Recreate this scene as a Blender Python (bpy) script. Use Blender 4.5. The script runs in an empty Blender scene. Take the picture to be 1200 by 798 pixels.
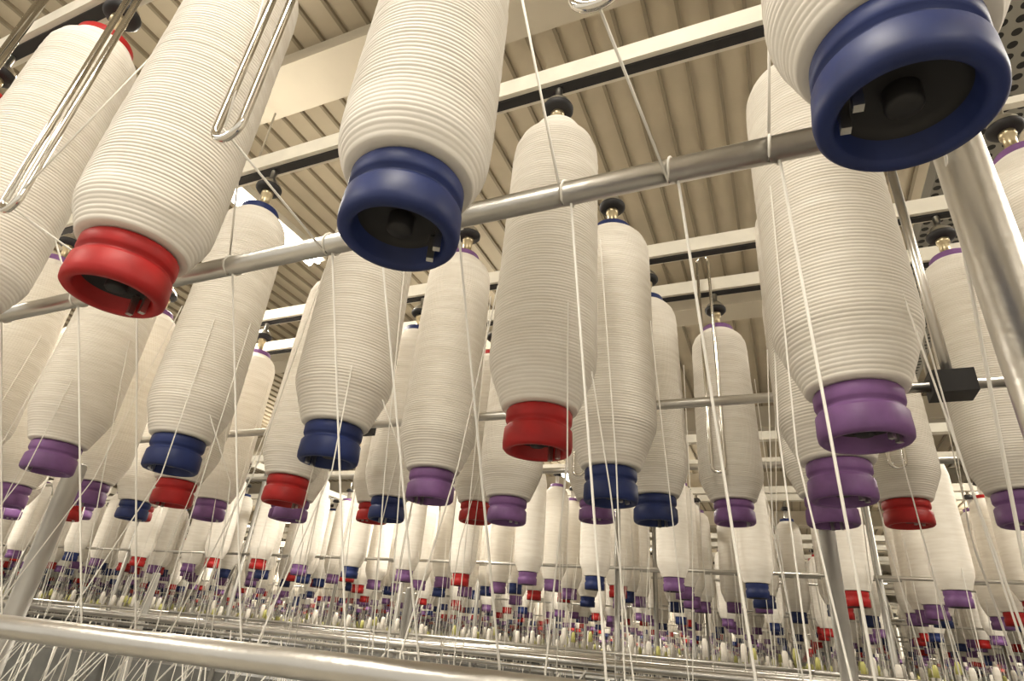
import bpy, math, random
from mathutils import Vector, Matrix
random.seed(7)
S = 0.4          # metres per layout unit
R = random.random

# ------------------------------------------------------------------ materials
def new_mat(name):
    m = bpy.data.materials.new(name); m.use_nodes = True
    nt = m.node_tree; b = nt.nodes['Principled BSDF']
    return m, nt, b
def simple(name, col, rough=.5, metal=0, noise=0.0, nscale=8, bump=0.0, bscale=60, spec=.5):
    m, nt, b = new_mat(name)
    b.inputs['Roughness'].default_value = rough
    b.inputs['Metallic'].default_value = metal
    b.inputs['Specular IOR Level'].default_value = spec
    b.inputs['Base Color'].default_value = (*col, 1)
    tc = nt.nodes.new('ShaderNodeTexCoord')
    if noise:
        n = nt.nodes.new('ShaderNodeTexNoise'); n.inputs['Scale'].default_value = nscale; n.inputs['Detail'].default_value = 4
        r = nt.nodes.new('ShaderNodeValToRGB')
        r.color_ramp.elements[0].position = .3; r.color_ramp.elements[1].position = .7
        r.color_ramp.elements[0].color = tuple(c*(1-noise) for c in col)+(1,)
        r.color_ramp.elements[1].color = tuple(min(1, c*(1+noise*.5)) for c in col)+(1,)
        nt.links.new(tc.outputs['Object'], n.inputs['Vector']); nt.links.new(n.outputs['Fac'], r.inputs['Fac'])
        nt.links.new(r.outputs['Color'], b.inputs['Base Color'])
    if bump:
        n = nt.nodes.new('ShaderNodeTexNoise'); n.inputs['Scale'].default_value = bscale
        bp = nt.nodes.new('ShaderNodeBump'); bp.inputs['Strength'].default_value = bump; bp.inputs['Distance'].default_value = .01
        nt.links.new(tc.outputs['Object'], n.inputs['Vector']); nt.links.new(n.outputs['Fac'], bp.inputs['Height'])
        nt.links.new(bp.outputs['Normal'], b.inputs['Normal'])
    return m

def yarn_material():
    m, nt, b = new_mat('wound_yarn')
    b.inputs['Roughness'].default_value = .8
    b.inputs['Specular IOR Level'].default_value = .25
    tc = nt.nodes.new('ShaderNodeTexCoord')
    mp = nt.nodes.new('ShaderNodeMapping'); mp.inputs['Scale'].default_value = (5, 5, 40)
    n = nt.nodes.new('ShaderNodeTexNoise'); n.inputs['Scale'].default_value = 1.0; n.inputs['Detail'].default_value = 5
    r = nt.nodes.new('ShaderNodeValToRGB')
    r.color_ramp.elements[0].position = .25; r.color_ramp.elements[1].position = .7
    r.color_ramp.elements[0].color = (.72, .67, .59, 1)
    r.color_ramp.elements[1].color = (.83, .79, .72, 1)
    nt.links.new(tc.outputs['Object'], mp.inputs['Vector']); nt.links.new(mp.outputs[0], n.inputs['Vector'])
    nt.links.new(n.outputs['Fac'], r.inputs['Fac']); nt.links.new(r.outputs['Color'], b.inputs['Base Color'])
    return m

YARN = yarn_material()
RED = simple('red_plastic', (.40, .014, .014), .5, noise=.25, nscale=9, spec=.35)
BLUE = simple('blue_plastic', (.015, .028, .12), .5, noise=.3, nscale=9, spec=.35)
PURPLE = simple('purple_plastic', (.195, .09, .245), .5, noise=.3, nscale=9, spec=.35)
DARK = simple('dark_rubber_and_hollow_shade', (.012, .011, .012), .6)  # dark parts, and the shade inside the cap hollows as colour
STEEL = simple('brushed_steel', (.62, .60, .56), .32, 1, noise=.12, nscale=3, bump=.05, bscale=40)
POSTM = simple('grey_galvanised_steel', (.40, .39, .36), .5, .7, noise=.15, nscale=3)
CHROME = simple('chrome_wire', (.78, .75, .69), .15, 1)
BRASS = simple('brass_neck', (.50, .42, .27), .35, .8)
WHITEP = simple('white_painted_steel', (.74, .70, .60), .45, noise=.08)
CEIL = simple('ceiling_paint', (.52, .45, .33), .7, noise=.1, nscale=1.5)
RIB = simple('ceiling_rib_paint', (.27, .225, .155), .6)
BEAM = simple('beam_paint', (.58, .52, .41), .6, noise=.08, nscale=1)
THREAD = simple('thread', (.80, .77, .70), .8)
MACH = simple('machine_paint', (.16, .16, .15), .5, noise=.3, nscale=3)
YELLOW = simple('yellow_green_spool', (.50, .48, .16), .5)
FLOOR = simple('floor_concrete', (.45, .42, .36), .5, noise=.2, nscale=2)
WALL = simple('wall_paint', (.70, .66, .56), .8, noise=.06, nscale=.5)
m, nt, b = new_mat('lamp_tube')
b.inputs['Emission Color'].default_value = (1, .95, .85, 1); b.inputs['Emission Strength'].default_value = 14
m.cycles.emission_sampling = 'NONE'
LAMP = m
m, nt, b = new_mat('perforated_steel')
b.inputs['Roughness'].default_value = .5; b.inputs['Metallic'].default_value = .2
tc = nt.nodes.new('ShaderNodeTexCoord'); vo = nt.nodes.new('ShaderNodeTexVoronoi'); vo.voronoi_dimensions = '2D'
vo.inputs['Scale'].default_value = 11; vo.inputs['Randomness'].default_value = 0
rp = nt.nodes.new('ShaderNodeValToRGB'); rp.color_ramp.interpolation = 'CONSTANT'
rp.color_ramp.elements[0].color = (.004, .004, .004, 1); rp.color_ramp.elements[1].color = (.26, .25, .22, 1)
rp.color_ramp.elements[1].position = .3
nt.links.new(tc.outputs['Object'], vo.inputs['Vector']); nt.links.new(vo.outputs['Distance'], rp.inputs['Fac'])
nt.links.new(rp.outputs['Color'], b.inputs['Base Color'])
PERF = m
CAPS = dict(r=RED, b=BLUE, p=PURPLE)

# ------------------------------------------------------------------ mesh builder
class MB:
    def __init__(s, name, mats):
        s.name = name; s.v = []; s.f = []; s.m = []; s.sm = []; s.mats = mats
    def idx(s, mat): return s.mats.index(mat)
    def revolve(s, prof, mats, o=(0, 0, 0), n=32, smooth=True):
        o = Vector(o); base = len(s.v)
        cs = [(math.cos(2*math.pi*i/n), math.sin(2*math.pi*i/n)) for i in range(n)]
        for r, z in prof:
            for c, t in cs: s.v.append((o.x+r*c, o.y+r*t, o.z+z))
        for k in range(len(prof)-1):
            mi = s.idx(mats[k] if isinstance(mats, list) else mats)
            a = base+k*n; c = a+n
            for i in range(n):
                j = (i+1) % n
                s.f.append((a+i, a+j, c+j, c+i)); s.m.append(mi); s.sm.append(smooth)
    def box(s, lo, hi, mat):
        b = len(s.v)
        for z in (lo[2], hi[2]):
            for y in (lo[1], hi[1]):
                for x in (lo[0], hi[0]): s.v.append((x, y, z))
        for q in ((0, 2, 3, 1), (4, 5, 7, 6), (0, 1, 5, 4), (2, 6, 7, 3), (0, 4, 6, 2), (1, 3, 7, 5)):
            s.f.append(tuple(b+i for i in q)); s.m.append(s.idx(mat)); s.sm.append(False)
    def path(s, pts, r, mat, n=8, closed_ends=True):
        pts = [Vector(p) for p in pts]; b = len(s.v); mi = s.idx(mat)
        up = None
        for k, p in enumerate(pts):
            t = (pts[min(k+1, len(pts)-1)]-pts[max(k-1, 0)]).normalized()
            if up is None:
                up = Vector((0, 0, 1)) if abs(t.z) < .9 else Vector((0, 1, 0))
            a = (up - t*up.dot(t)).normalized(); up = a; c = t.cross(a)
            for i in range(n):
                w = 2*math.pi*i/n
                s.v.append(tuple(p+a*(r*math.cos(w))+c*(r*math.sin(w))))
        for k in range(len(pts)-1):
            for i in range(n):
                j = (i+1) % n
                s.f.append((b+k*n+i, b+k*n+j, b+(k+1)*n+j, b+(k+1)*n+i)); s.m.append(mi); s.sm.append(True)
        if closed_ends and n > 3:
            s.f.append(tuple(b+i for i in range(n))[::-1]); s.m.append(mi); s.sm.append(False)
            e = b+(len(pts)-1)*n
            s.f.append(tuple(e+i for i in range(n))); s.m.append(mi); s.sm.append(False)
    def mesh(s):
        me = bpy.data.meshes.new(s.name+'_mesh'); me.from_pydata(s.v, [], s.f)
        for m in s.mats: me.materials.append(m)
        me.polygons.foreach_set('material_index', s.m); me.polygons.foreach_set('use_smooth', s.sm)
        me.update(); return me
    def obj(s, loc=(0, 0, 0)): return put(s.name, s.mesh(), loc)
def put(name, me, loc=(0, 0, 0), rot=(0, 0, 0), sc=(1, 1, 1)):
    o = bpy.data.objects.new(name, me); bpy.context.scene.collection.objects.link(o)
    o.location = loc; o.rotation_euler = rot; o.scale = sc; return o

# ------------------------------------------------------------------ bobbin
L = 1.42
def body_r(z, RB):
    cone = .131+(z-.08)*.40
    if z > 1.2:
        pts = [(1.2, 1.0), (1.27, .975), (1.32, .88), (1.355, .73), (1.38, .575)]
        k = .575
        for (a, ra), (c, rc) in zip(pts, pts[1:]):
            if a <= z <= c: k = ra+(rc-ra)*(z-a)/(c-a); break
        top = (RB*.955)*k
        if k < .9: top = max(top, .108)
    else: top = RB*(1-.045*max(0, z-.3)/.9)
    h = .009; d = cone-top
    return (cone+top-math.sqrt(d*d+h*h*.6))/2
CAPPROF = [(.0, -.012), (.070, -.012), (.086, -.025), (.091, -.062), (.097, -.070), (.112, -.070), (.119, -.062), (.121, -.045), (.119, .004), (.113, .012),
           (.108, .016), (.108, .024), (.114, .029), (.117, .036), (.117, .066), (.112, .074), (.10, .078)]
def bobbin_mesh(name, col, seed, RB, n=72, topcol=True):
    rnd = random.Random(seed)
    b = MB(name, [YARN, col, DARK, BRASS, STEEL])
    b.revolve(CAPPROF, [DARK, DARK]+[col]*(len(CAPPROF)-3), n=n)  # hollow's floor coloured near-black, its shade painted in
    b.revolve([(.0, -.05), (.022, -.05), (.026, -.045), (.026, -.01)], DARK, n=24)
    for a in (0, .55):
        b.box((.078*math.cos(a)-.007, .078*math.sin(a)-.007, -.078), (.078*math.cos(a)+.007, .078*math.sin(a)+.007, -.02), STEEL)
    prof = [(.10, .078), (.123, .078)]
    z = .08; steps = sorted(rnd.uniform(.45, 1.15) for _ in range(3))
    pitch = .0122
    while z < 1.368:
        amp = rnd.uniform(.0019, .0026); off = rnd.gauss(0, .00035)
        ex = sum(.0012 for q in steps if z < q)
        p = pitch*rnd.uniform(.94, 1.06)
        if z < .22: amp *= .5
        if z > 1.25: amp *= .7
        for t, a in ((0, -1), (.16, .25), (.5, .8), (.84, .25)):
            zz = z+p*t
            prof.append((body_r(min(zz, 1.375), RB)+ex+off+amp*(a-.2), zz))
        z += p
    prof += [(.108, 1.378), (.10, 1.380)]
    b.revolve(prof, YARN, n=n)
    b.revolve([(.104, 1.375), (.104, 1.41), (.098, 1.42), (.045, 1.425), (.0, 1.425)], col if topcol else YARN, n=40)
    return b.mesh()
BOB = {}
def get_bob(c, v, RB, tc=True):
    k = (c, v, RB, tc)
    if k not in BOB: BOB[k] = bobbin_mesh('yarn_bobbin_%s%d' % (c, v), CAPS[c], v*7+ord(c), RB, topcol=tc)
    return BOB[k]

h = MB('hanger', [STEEL, DARK, BRASS, CHROME])
h.revolve([(.0, .006), (.030, .006), (.034, .02), (.026, .03), (.026, .10), (.033, .105), (.033, .13), (.026, .14)], BRASS, n=24)
h.revolve([(.026, .13), (.060, .135), (.072, .15), (.072, .165), (.066, .17)], DARK, n=32)
h.revolve([(.066, .17), (.060, .19), (.04, .215), (.018, .225), (.018, .292)], STEEL, n=32)
HANG = h.mesh()

ROWY = dict(A=.76, B=1.835, C=2.584, D=3.37, E=3.89)
ZC = dict(A=.765, B=.655, C=.665, D=.725, E=.82)
ZT = 2.095
near = {
 'A': [(1.15, 'p'), (.25, 'b'), (-.63, 'b'), (-1.49, 'r'), (-2.36, 'r'), (-3.24, 'r'), (-4.12, 'b'), (-5.0, 'r'), (-5.9, 'p'), (-6.8, 'r')],
 'B': [(1.18, 'r'), (.25, 'p'), (-.735, 'r'), (-1.635, 'b'), (-2.54, 'b'), (-3.47, 'p'), (-4.38, 'p'), (-5.25, 'b'), (-6.15, 'r'), (-7.0, 'p')],
 'C': [(1.15, 'p'), (.24, 'p'), (-.67, 'b'), (-1.60, 'p'), (-2.55, 'r'), (-3.46, 'r'), (-4.31, 'p'), (-5.2, 'p'), (-6.1, 'r'), (-7.0, 'b')],
 'D': [(1.03, 'p'), (.25, 'p'), (-.62, 'b'), (-1.52, 'p'), (-2.40, 'b'), (-3.23, 'p'), (-4.05, 'p'), (-4.93, 'b'), (-5.8, 'r'), (-6.7, 'p')],
 'E': [(1.56, 'p'), (.66, 'r'), (-.24, 'p'), (-1.10, 'p'), (-2.0, 'r'), (-2.9, 'r'), (-3.8, 'p'), (-4.7, 'b'), (-5.6, 'r'), (-6.5, 'p')],
}
RAD = {('A', -.63): .158, ('A', -1.49): .168, ('A', .25): .172, ('C', -.67): .206, ('B', -1.635): .196, ('B', .25): .202, ('B', -.735): .194}
for row, lst in near.items():
    for i, (x, c) in enumerate(lst):
        zc = ZC[row]+random.uniform(-.01, .01)
        sc = (ZT-zc)/L
        tilt = random.uniform(-.01, .01)
        RB = RAD.get((row, x), .170 if row == 'A' else (.196 if i % 2 else .188))
        if row == 'A' and x == .25: x, tilt, zc = .238, -.05, .785
        tc_ = not (row == 'B' and x == -.735)
        put('yarn_bobbin', get_bob(c, i % 2, RB, tc_), (x, ROWY[row], zc), (random.uniform(-.01, .01), tilt, R()*6.28), (1, 1, sc))
        put('bobbin_hanger', HANG, (x+tilt*L, ROWY[row], ZT))

X0, X1 = -7.4, 2.2
def cyl(name, p0, p1, r, mat, n=40):
    b = MB(name, [mat]); b.path([p0, p1], r, mat, n); return b.obj()
for row, y in ROWY.items():
    b = MB('creel_rail', [WHITEP, DARK])
    z = 2.40
    if row == 'C':
        b.box((X0, y-.02, z-.02), (X1, y+.02, z+.02), WHITEP)
    else:
        b.box((X0, y-.05, z), (X1, y+.05, z+.10), WHITEP)
        b.box((X0, y-.025, z-.012), (X1, y+.025, z), DARK)
    b.obj()
cyl('guide_rod', (X0, 1.0, .939), (.345, 1.0, .939), .028, STEEL)
cyl('guide_rod', (X0, 2.85, 1.139), (X1, 2.85, 1.139), .024, STEEL)
cyl('guide_rod', (X0, 4.2, 1.2), (X1, 4.2, 1.2), .022, STEEL)
b = MB('machine_top_rail', [STEEL, MACH])
b.path([(X0, 1.3, -.085), (X1, 1.3, -.085)], .034, STEEL, 32)
b.obj()
for y, z, r in ((2.0, -.10, .012), (2.6, -.12, .016), (3.52, -.06, .02), (3.75, -.11, .012), (4.3, -.05, .015)):
    cyl('thread_guide_rail', (X0, y, z), (X1, y, z), r, STEEL, 16)
FZ = -3.0
def post(x, y, z0, z1, r, m=POSTM):
    b = MB('creel_post', [m])
    b.revolve([(0, z0), (r*1.6, z0), (r*1.6, z0+.05), (r, z0+.06), (r, z1-.01), (r*.9, z1), (0, z1)], m, n=40)
    return b.obj((x, y, 0))
post(.385, 1.05, FZ, .965, .040, STEEL)
post(-3.87, 2.2, -.75, .75, .055)
post(.23, 3.62, FZ, .7, .04)
for x in (-2.9, -6.0, 2.0): post(x, 4.6, FZ, .35, .038)
for x in (.745, -2.35, -5.45):
    b = MB('creel_upright_with_clamp', [STEEL, DARK])
    b.path([(x, 2.85, 1.17), (x, 2.85, 2.42)], .021, STEEL, 20)
    b.path([(x-.06, 2.89, 1.17), (x-.06, 2.89, 2.42)], .012, STEEL, 12)
    b.box((x-.08, 2.79, 1.09), (x+.08, 2.92, 1.19), DARK)
    b.obj()

def hairpin(x, y, zb, zt, w, r, ring=False):
    b = MB('wire_guide_hairpin', [CHROME])
    pts = [(x-w/2, y, zt)]
    pts += [(x-w/2+.000, y, zb+w/2+.2)]
    for k in range(13):
        a = math.pi+math.pi*k/12
        pts.append((x+w/2*math.cos(a), y, zb+w/2+w/2*math.sin(a)))
    pts += [(x+w/2, y, zb+w/2+.2), (x+w/2, y, zt)]
    if ring:
        for k in range(13):
            a = math.pi*k/12
            pts.append((x+w/2*math.cos(a), y, zt+w*.9*math.sin(a)))
    b.path(pts, r, CHROME, 12); return b.obj()
for x in (.70, -.20, -1.10, -1.97, -2.85, -3.7): hairpin(x, .64, 1.03 if x == -.20 else 1.0, 2.55, .085, .0105)
for x in (.62, -.29, -1.15): hairpin(x, 3.62, 1.0, 2.5, .075, .010, True)

# ------------------------------------------------------------------ yarn threads of the near creel
tb = MB('yarn_threads', [THREAD])
TR = .0031
def wrap(x, y, z, r, turns=1.0, w=.02):
    return [(x+w*k/12, y+(r)*math.sin(2*math.pi*turns*k/12+math.pi), z+(r)*math.cos(2*math.pi*turns*k/12+math.pi)) for k in range(13)]
rA = [(-.376, (-.43, .72, 1.45)), (-.136, (-.2, .63, 1.05)), (-.67, (-.62, .96, 1.1)), (-1.06, (-1.1, .63, 1.02)), (-1.43, (-1.40, .90, 1.2)), (.063, (.1, .85, 1.2)), (.35, (.38, .86, 1.2)),
      (-2.15, (-2.28, .87, 1.2)), (-1.85, (-1.97, .63, 1.02)), (-2.6, (-2.48, .87, 1.2)), (-3.1, (-3.15, .9, 1.2)), (-.9, (-.75, .87, 1.2))]
for x, top in rA:
    if x == .35: pr = [(x, .96, 1.0)]
    else: pr = wrap(x, 1.0, .939, .028+TR)
    bot = (x+random.uniform(.0, .07), 1.40, -.05)
    tb.path([top]+pr+[bot, (bot[0]+random.uniform(-.12, .12), 1.45, -.745)], TR, THREAD, 6)
for a, c in (((-1.33, .70, 2.0), (-1.1, .632, 1.03)), ((-.48, .70, 1.9), (-.2, .632, 1.06)), ((.06, .72, 1.8), (-.17, .632, 1.06)), ((-2.2, .70, 1.9), (-1.97, .632, 1.03)), ((-1.66, .72, 1.95), (-1.93, .632, 1.03))):
    tb.path([a, c], TR*.9, THREAD, 6)
# strands drawn off the front of row B, one or two per bobbin
for x, c in near['B']:
    for dx in (-.15, .13):
        x2 = x+dx*1.3+random.uniform(-.03, .06)
        tb.path([(x+dx, 1.70, random.uniform(1.0, 1.5)), (x2, 1.66, .5), (x2+random.uniform(-.02, .05), 1.5, -.05), (x2+random.uniform(-.1, .1), 1.5, -.745)], TR*.85, THREAD, 6)
for row in 'BCDE':
    y = ROWY[row]
    for x, c in near[row]:
        for k in range(2):
            sgn = random.choice((-1, 1))
            xx = x+sgn*.2; sy = y+random.uniform(-.05, .05)
            z0 = random.uniform(.8, 1.8)
            bx = xx+sgn*random.uniform(.0, .08)
            y2 = min(y+random.uniform(-.2, .3), 3.4)
            if row == 'E': y2 = 4.0
            tb.path([(xx, sy, z0), (bx, (y+y2)/2, .45+R()*.2), (bx+random.uniform(-.03, .08), y2, -.1), (bx+random.uniform(-.2, .2), y2, -.745)], TR*.85, THREAD, 5)
for k in range(190):
    x = -5.5+6.8*R(); y = random.uniform(1.5, 2.6)
    tb.path([(x, y, -.05-.1*R()), (x+random.choice((-1, 1))*random.uniform(.15, .5), y-.2, -.74)], TR*.85, THREAD, 4)
tb.obj()

def machine(name, x0, x1, yo):
    b = MB(name, [MACH, STEEL, YELLOW, WHITEP])
    b.box((x0, yo+1.2, -1.6), (x1, yo+3.45, -.75), MACH)
    b.box((x0, yo+1.5, -3.0), (x1, yo+3.3, -1.6), MACH)
    for k in range(5): b.path([(x0, yo+1.3+k*.5, -.6), (x1, yo+1.3+k*.5, -.6)], .03, STEEL, 12)
    return b.obj()
machine('spinning_frame', X0, X1, 0)

# ------------------------------------------------------------------ distant creel modules
LOWCAP = [(.0, -.02), (.09, -.07), (.118, -.07), (.12, .0), (.108, .02), (.117, .035), (.115, .075)]
LOWBODY = [(.13, .078), (.158, .15), (.182, .21), (.188, .26), (.188, .5), (.180, 1.2), (.158, 1.32), (.108, 1.375)]
LOWTOP = [(.104, 1.375), (.10, 1.42), (.03, 1.425)]
LOWHANG = [(.03, 1.42), (.03, 1.55), (.07, 1.57), (.05, 1.61), (.018, 1.63), (.018, 1.74)]
def module(seed, n=16):
    rnd = random.Random(seed)
    b = MB('distant_creel', [YARN, RED, BLUE, PURPLE, DARK, STEEL, WHITEP, THREAD, YELLOW, MACH, POSTM])
    for row, y in ROWY.items():
        ph = -.24 if row in 'E' else .25
        for k in range(10):
            x = k*.9+(ph-.25)+rnd.uniform(-.04, .04)
            c = rnd.choice([RED, BLUE, PURPLE, PURPLE])
            zc = .72+rnd.uniform(-.04, .06)
            o = (x, y, zc)
            if rnd.random() < .05: continue
            b.revolve(LOWCAP, [DARK, c, c, c, c, c], o, n); b.revolve(LOWBODY, YARN, o, n)  # cap hollow painted dark for its shade
            b.revolve(LOWTOP, c, o, n); b.revolve(LOWHANG, [STEEL, DARK, DARK, STEEL, STEEL], o, 8)
            for q in range(3):
                xx = x+rnd.uniform(-.4, .4)
                b.path([(xx, y-.18+.36*(q % 2), 1.0+rnd.random()*.8 if q < 2 else 1.0), (xx+rnd.uniform(-.1, .1), y+rnd.uniform(-.3, .3), -.3)], .004, THREAD, 3)
        z = 2.40
        if row != 'C': b.box((-.45, y-.05, z), (8.55, y+.05, z+.1), WHITEP)
    for y, z, r in ((1.0, .94, .02), (2.85, 1.14, .02), (4.2, 1.2, .02), (1.3, -.07, .03), (2.6, -.05, .02), (3.5, .0, .02), (4.1, -.06, .03), (.6, .0, .02)):
        b.path([(-.45, y, z), (8.55, y, z)], r, STEEL, 8)
    for x in (.3, 3.4, 6.5):
        for y in (1.05, 3.5): b.path([(x, y, FZ), (x, y, 2.4)], .035, POSTM, 10)
        b.box((x-.03, .7, 2.3), (x+.03, 3.95, 2.4), WHITEP)
    for k in range(45):
        for y in (.9, 3.7):
            if rnd.random() < .4:
                b.revolve([(.0, 0), (.028, 0), (.024, .08), (.014, .11), (0, .11)], YELLOW, (-.4+k*.2, y+rnd.uniform(-.05, .05), -.02+rnd.uniform(0, .12)), 8)
            if rnd.random() < .5:
                b.revolve([(.0, 0), (.03, 0), (.03, .15), (.018, .18), (0, .18)], YARN, (-.3+k*.2, y+rnd.uniform(-.05, .05), -.05+rnd.uniform(0, .1)), 8)
    b.box((-.45, 1.2, -1.6), (8.55, 3.6, -.75), MACH)
    b.box((-.45, 1.5, -3.0), (8.55, 3.3, -1.6), MACH)
    return b.mesh()
MODS = [module(s) for s in (1, 2, 3, 4)]
P = 6.6
cnt = 0
for mrow in range(0, 10):
    for kx in range(-6, 3):
        if mrow == 0 and kx == 0: continue
        if mrow == 0: x = 2.75+9*(kx-1) if kx > 0 else -7.4+.45+9*kx
        else: x = .61+9*kx
        put('distant_creel', MODS[(mrow*3+kx*5+cnt) % 4], (x, mrow*P, 0)); cnt += 1

# ------------------------------------------------------------------ room shell
XL, XR, YB, YF, CZ = -64, 31, -9, 70, 6.4
def slab(name, lo, hi, mat):
    b = MB(name, [mat]); b.box(lo, hi, mat); return b.obj()
slab('floor', (XL, YB, FZ-.3), (XR, YF, FZ), FLOOR)
slab('wall_left', (XL-.3, YB, FZ), (XL, YF, CZ), WALL)
slab('wall_right', (XR, YB, FZ), (XR+.3, YF, CZ), WALL)
slab('wall_back', (XL, YF, FZ), (XR, YF+.3, CZ), WALL)
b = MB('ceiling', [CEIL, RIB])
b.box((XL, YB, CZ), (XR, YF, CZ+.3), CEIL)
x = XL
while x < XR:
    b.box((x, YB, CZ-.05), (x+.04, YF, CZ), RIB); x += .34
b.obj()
y = 3.3; n = 0
while y < YF-1:
    b = MB('ceiling_beam', [BEAM])
    b.box((XL, y-.30, CZ-.75), (XR, y+.30, CZ-.68), BEAM)
    b.box((XL, y-.04, CZ-.68), (XR, y+.04, CZ-.06), BEAM)
    b.obj(); y += 6.6
b = MB('perforated_cable_tray', [PERF, STEEL])
b.box((1.42, -3, 3.5), (1.88, 30, 3.52), PERF); b.box((1.42, -3, 3.52), (1.44, 30, 3.66), PERF); b.box((1.86, -3, 3.52), (1.88, 30, 3.66), PERF)
for k in range(9): b.path([(1.65, 1.65+k*3.3, 3.52), (1.65, 1.65+k*3.3, CZ)], .02, STEEL, 8)
b.obj()

# ------------------------------------------------------------------ lamps
fx = MB('added_fill_lamp', [WHITEP, LAMP, STEEL])
fx.box((-.14, -1.5, .05), (.14, 1.5, .14), WHITEP)
for sx in (-.07, .07): fx.path([(sx, -1.45, .01), (sx, 1.45, .01)], .035, LAMP, 12)
for yy in (-.2, .2): fx.path([(0, yy, .14), (0, yy, CZ-4.2-.78)], .012, STEEL, 8)
FX = fx.mesh()
for lx in (4.5, -5.2, -15, -25, -35, -45):
    for k in range(-1, 9):
        put('added_fill_lamp', FX, (lx, 3.3+6.6*k, 4.2))
put('added_fill_lamp', FX, (-.4, -1.6, 4.2))  # unseen extra lamp, added as fill for the middle rows
LS = .84
def area(name, loc, w, hgt, power, up=False, col=(1, .925, .80)):
    l = bpy.data.lights.new(name, 'AREA'); l.shape = 'RECTANGLE'; l.size = w*S; l.size_y = hgt*S; l.energy = power*LS; l.color = col
    o = bpy.data.objects.new(name, l); bpy.context.scene.collection.objects.link(o); o.location = loc
    if up: o.rotation_euler = (math.pi, 0, 0)
for lx, ly, pw, up in ((4.5, -3.3, 45, 8), (4.5, 3.3, 70, 8), (-5.2, -3.3, 40, 6), (-5.2, 3.3, 85, 6), (-5.2, 9.9, 85, 10), (4.5, 9.9, 85, 10),
                   (-5.2, 23.1, 190, 60), (-15, 3.3, 110, 30), (-15, 16.5, 150, 50), (-28, 30, 280, 100), (-8, 43, 340, 120), (8, 30, 200, 60)):
    area('added_fill_light', (lx, ly, 4.1), .5, 3, pw)
    area('added_ceiling_uplight', (lx, ly, 4.45), 1.0, 3, up, True)  # added to brighten the ceiling; the fixtures only have tubes underneath
area('added_fill_light', (-.4, -1.6, 4.1), .5, 3, 40)  # fill from the added lamp out of view

w = bpy.data.worlds.new('world'); bpy.context.scene.world = w; w.use_nodes = True
w.node_tree.nodes['Background'].inputs['Color'].default_value = (1, .93, .81, 1)
w.node_tree.nodes['Background'].inputs['Strength'].default_value = .88

# ------------------------------------------------------------------ camera
f = 691.0
Rm = Matrix([[0.9181, 0.38761, 0.08272], [0.11026, -0.45026, 0.88606], [0.38069, -0.80438, -0.45612]])
q = Rm.transposed().to_quaternion(); q.normalize()
cd = bpy.data.cameras.new('camera'); cam = bpy.data.objects.new('camera', cd); bpy.context.scene.collection.objects.link(cam)
cam.rotation_mode = 'QUATERNION'; cam.rotation_quaternion = q
cd.sensor_fit = 'HORIZONTAL'; cd.sensor_width = 36; cd.lens = 36*f/1200; cd.clip_start = .01; cd.clip_end = 200
bpy.context.scene.camera = cam

T = Matrix.Translation((0, 0, -FZ*S)) @ Matrix.Scale(S, 4)
for o in bpy.context.scene.objects:
    if o.parent: continue
    o.location = T @ o.location
    if o.type not in ('CAMERA', 'LIGHT'): o.scale = o.scale*S
bpy.context.scene.view_settings.view_transform = 'Standard'
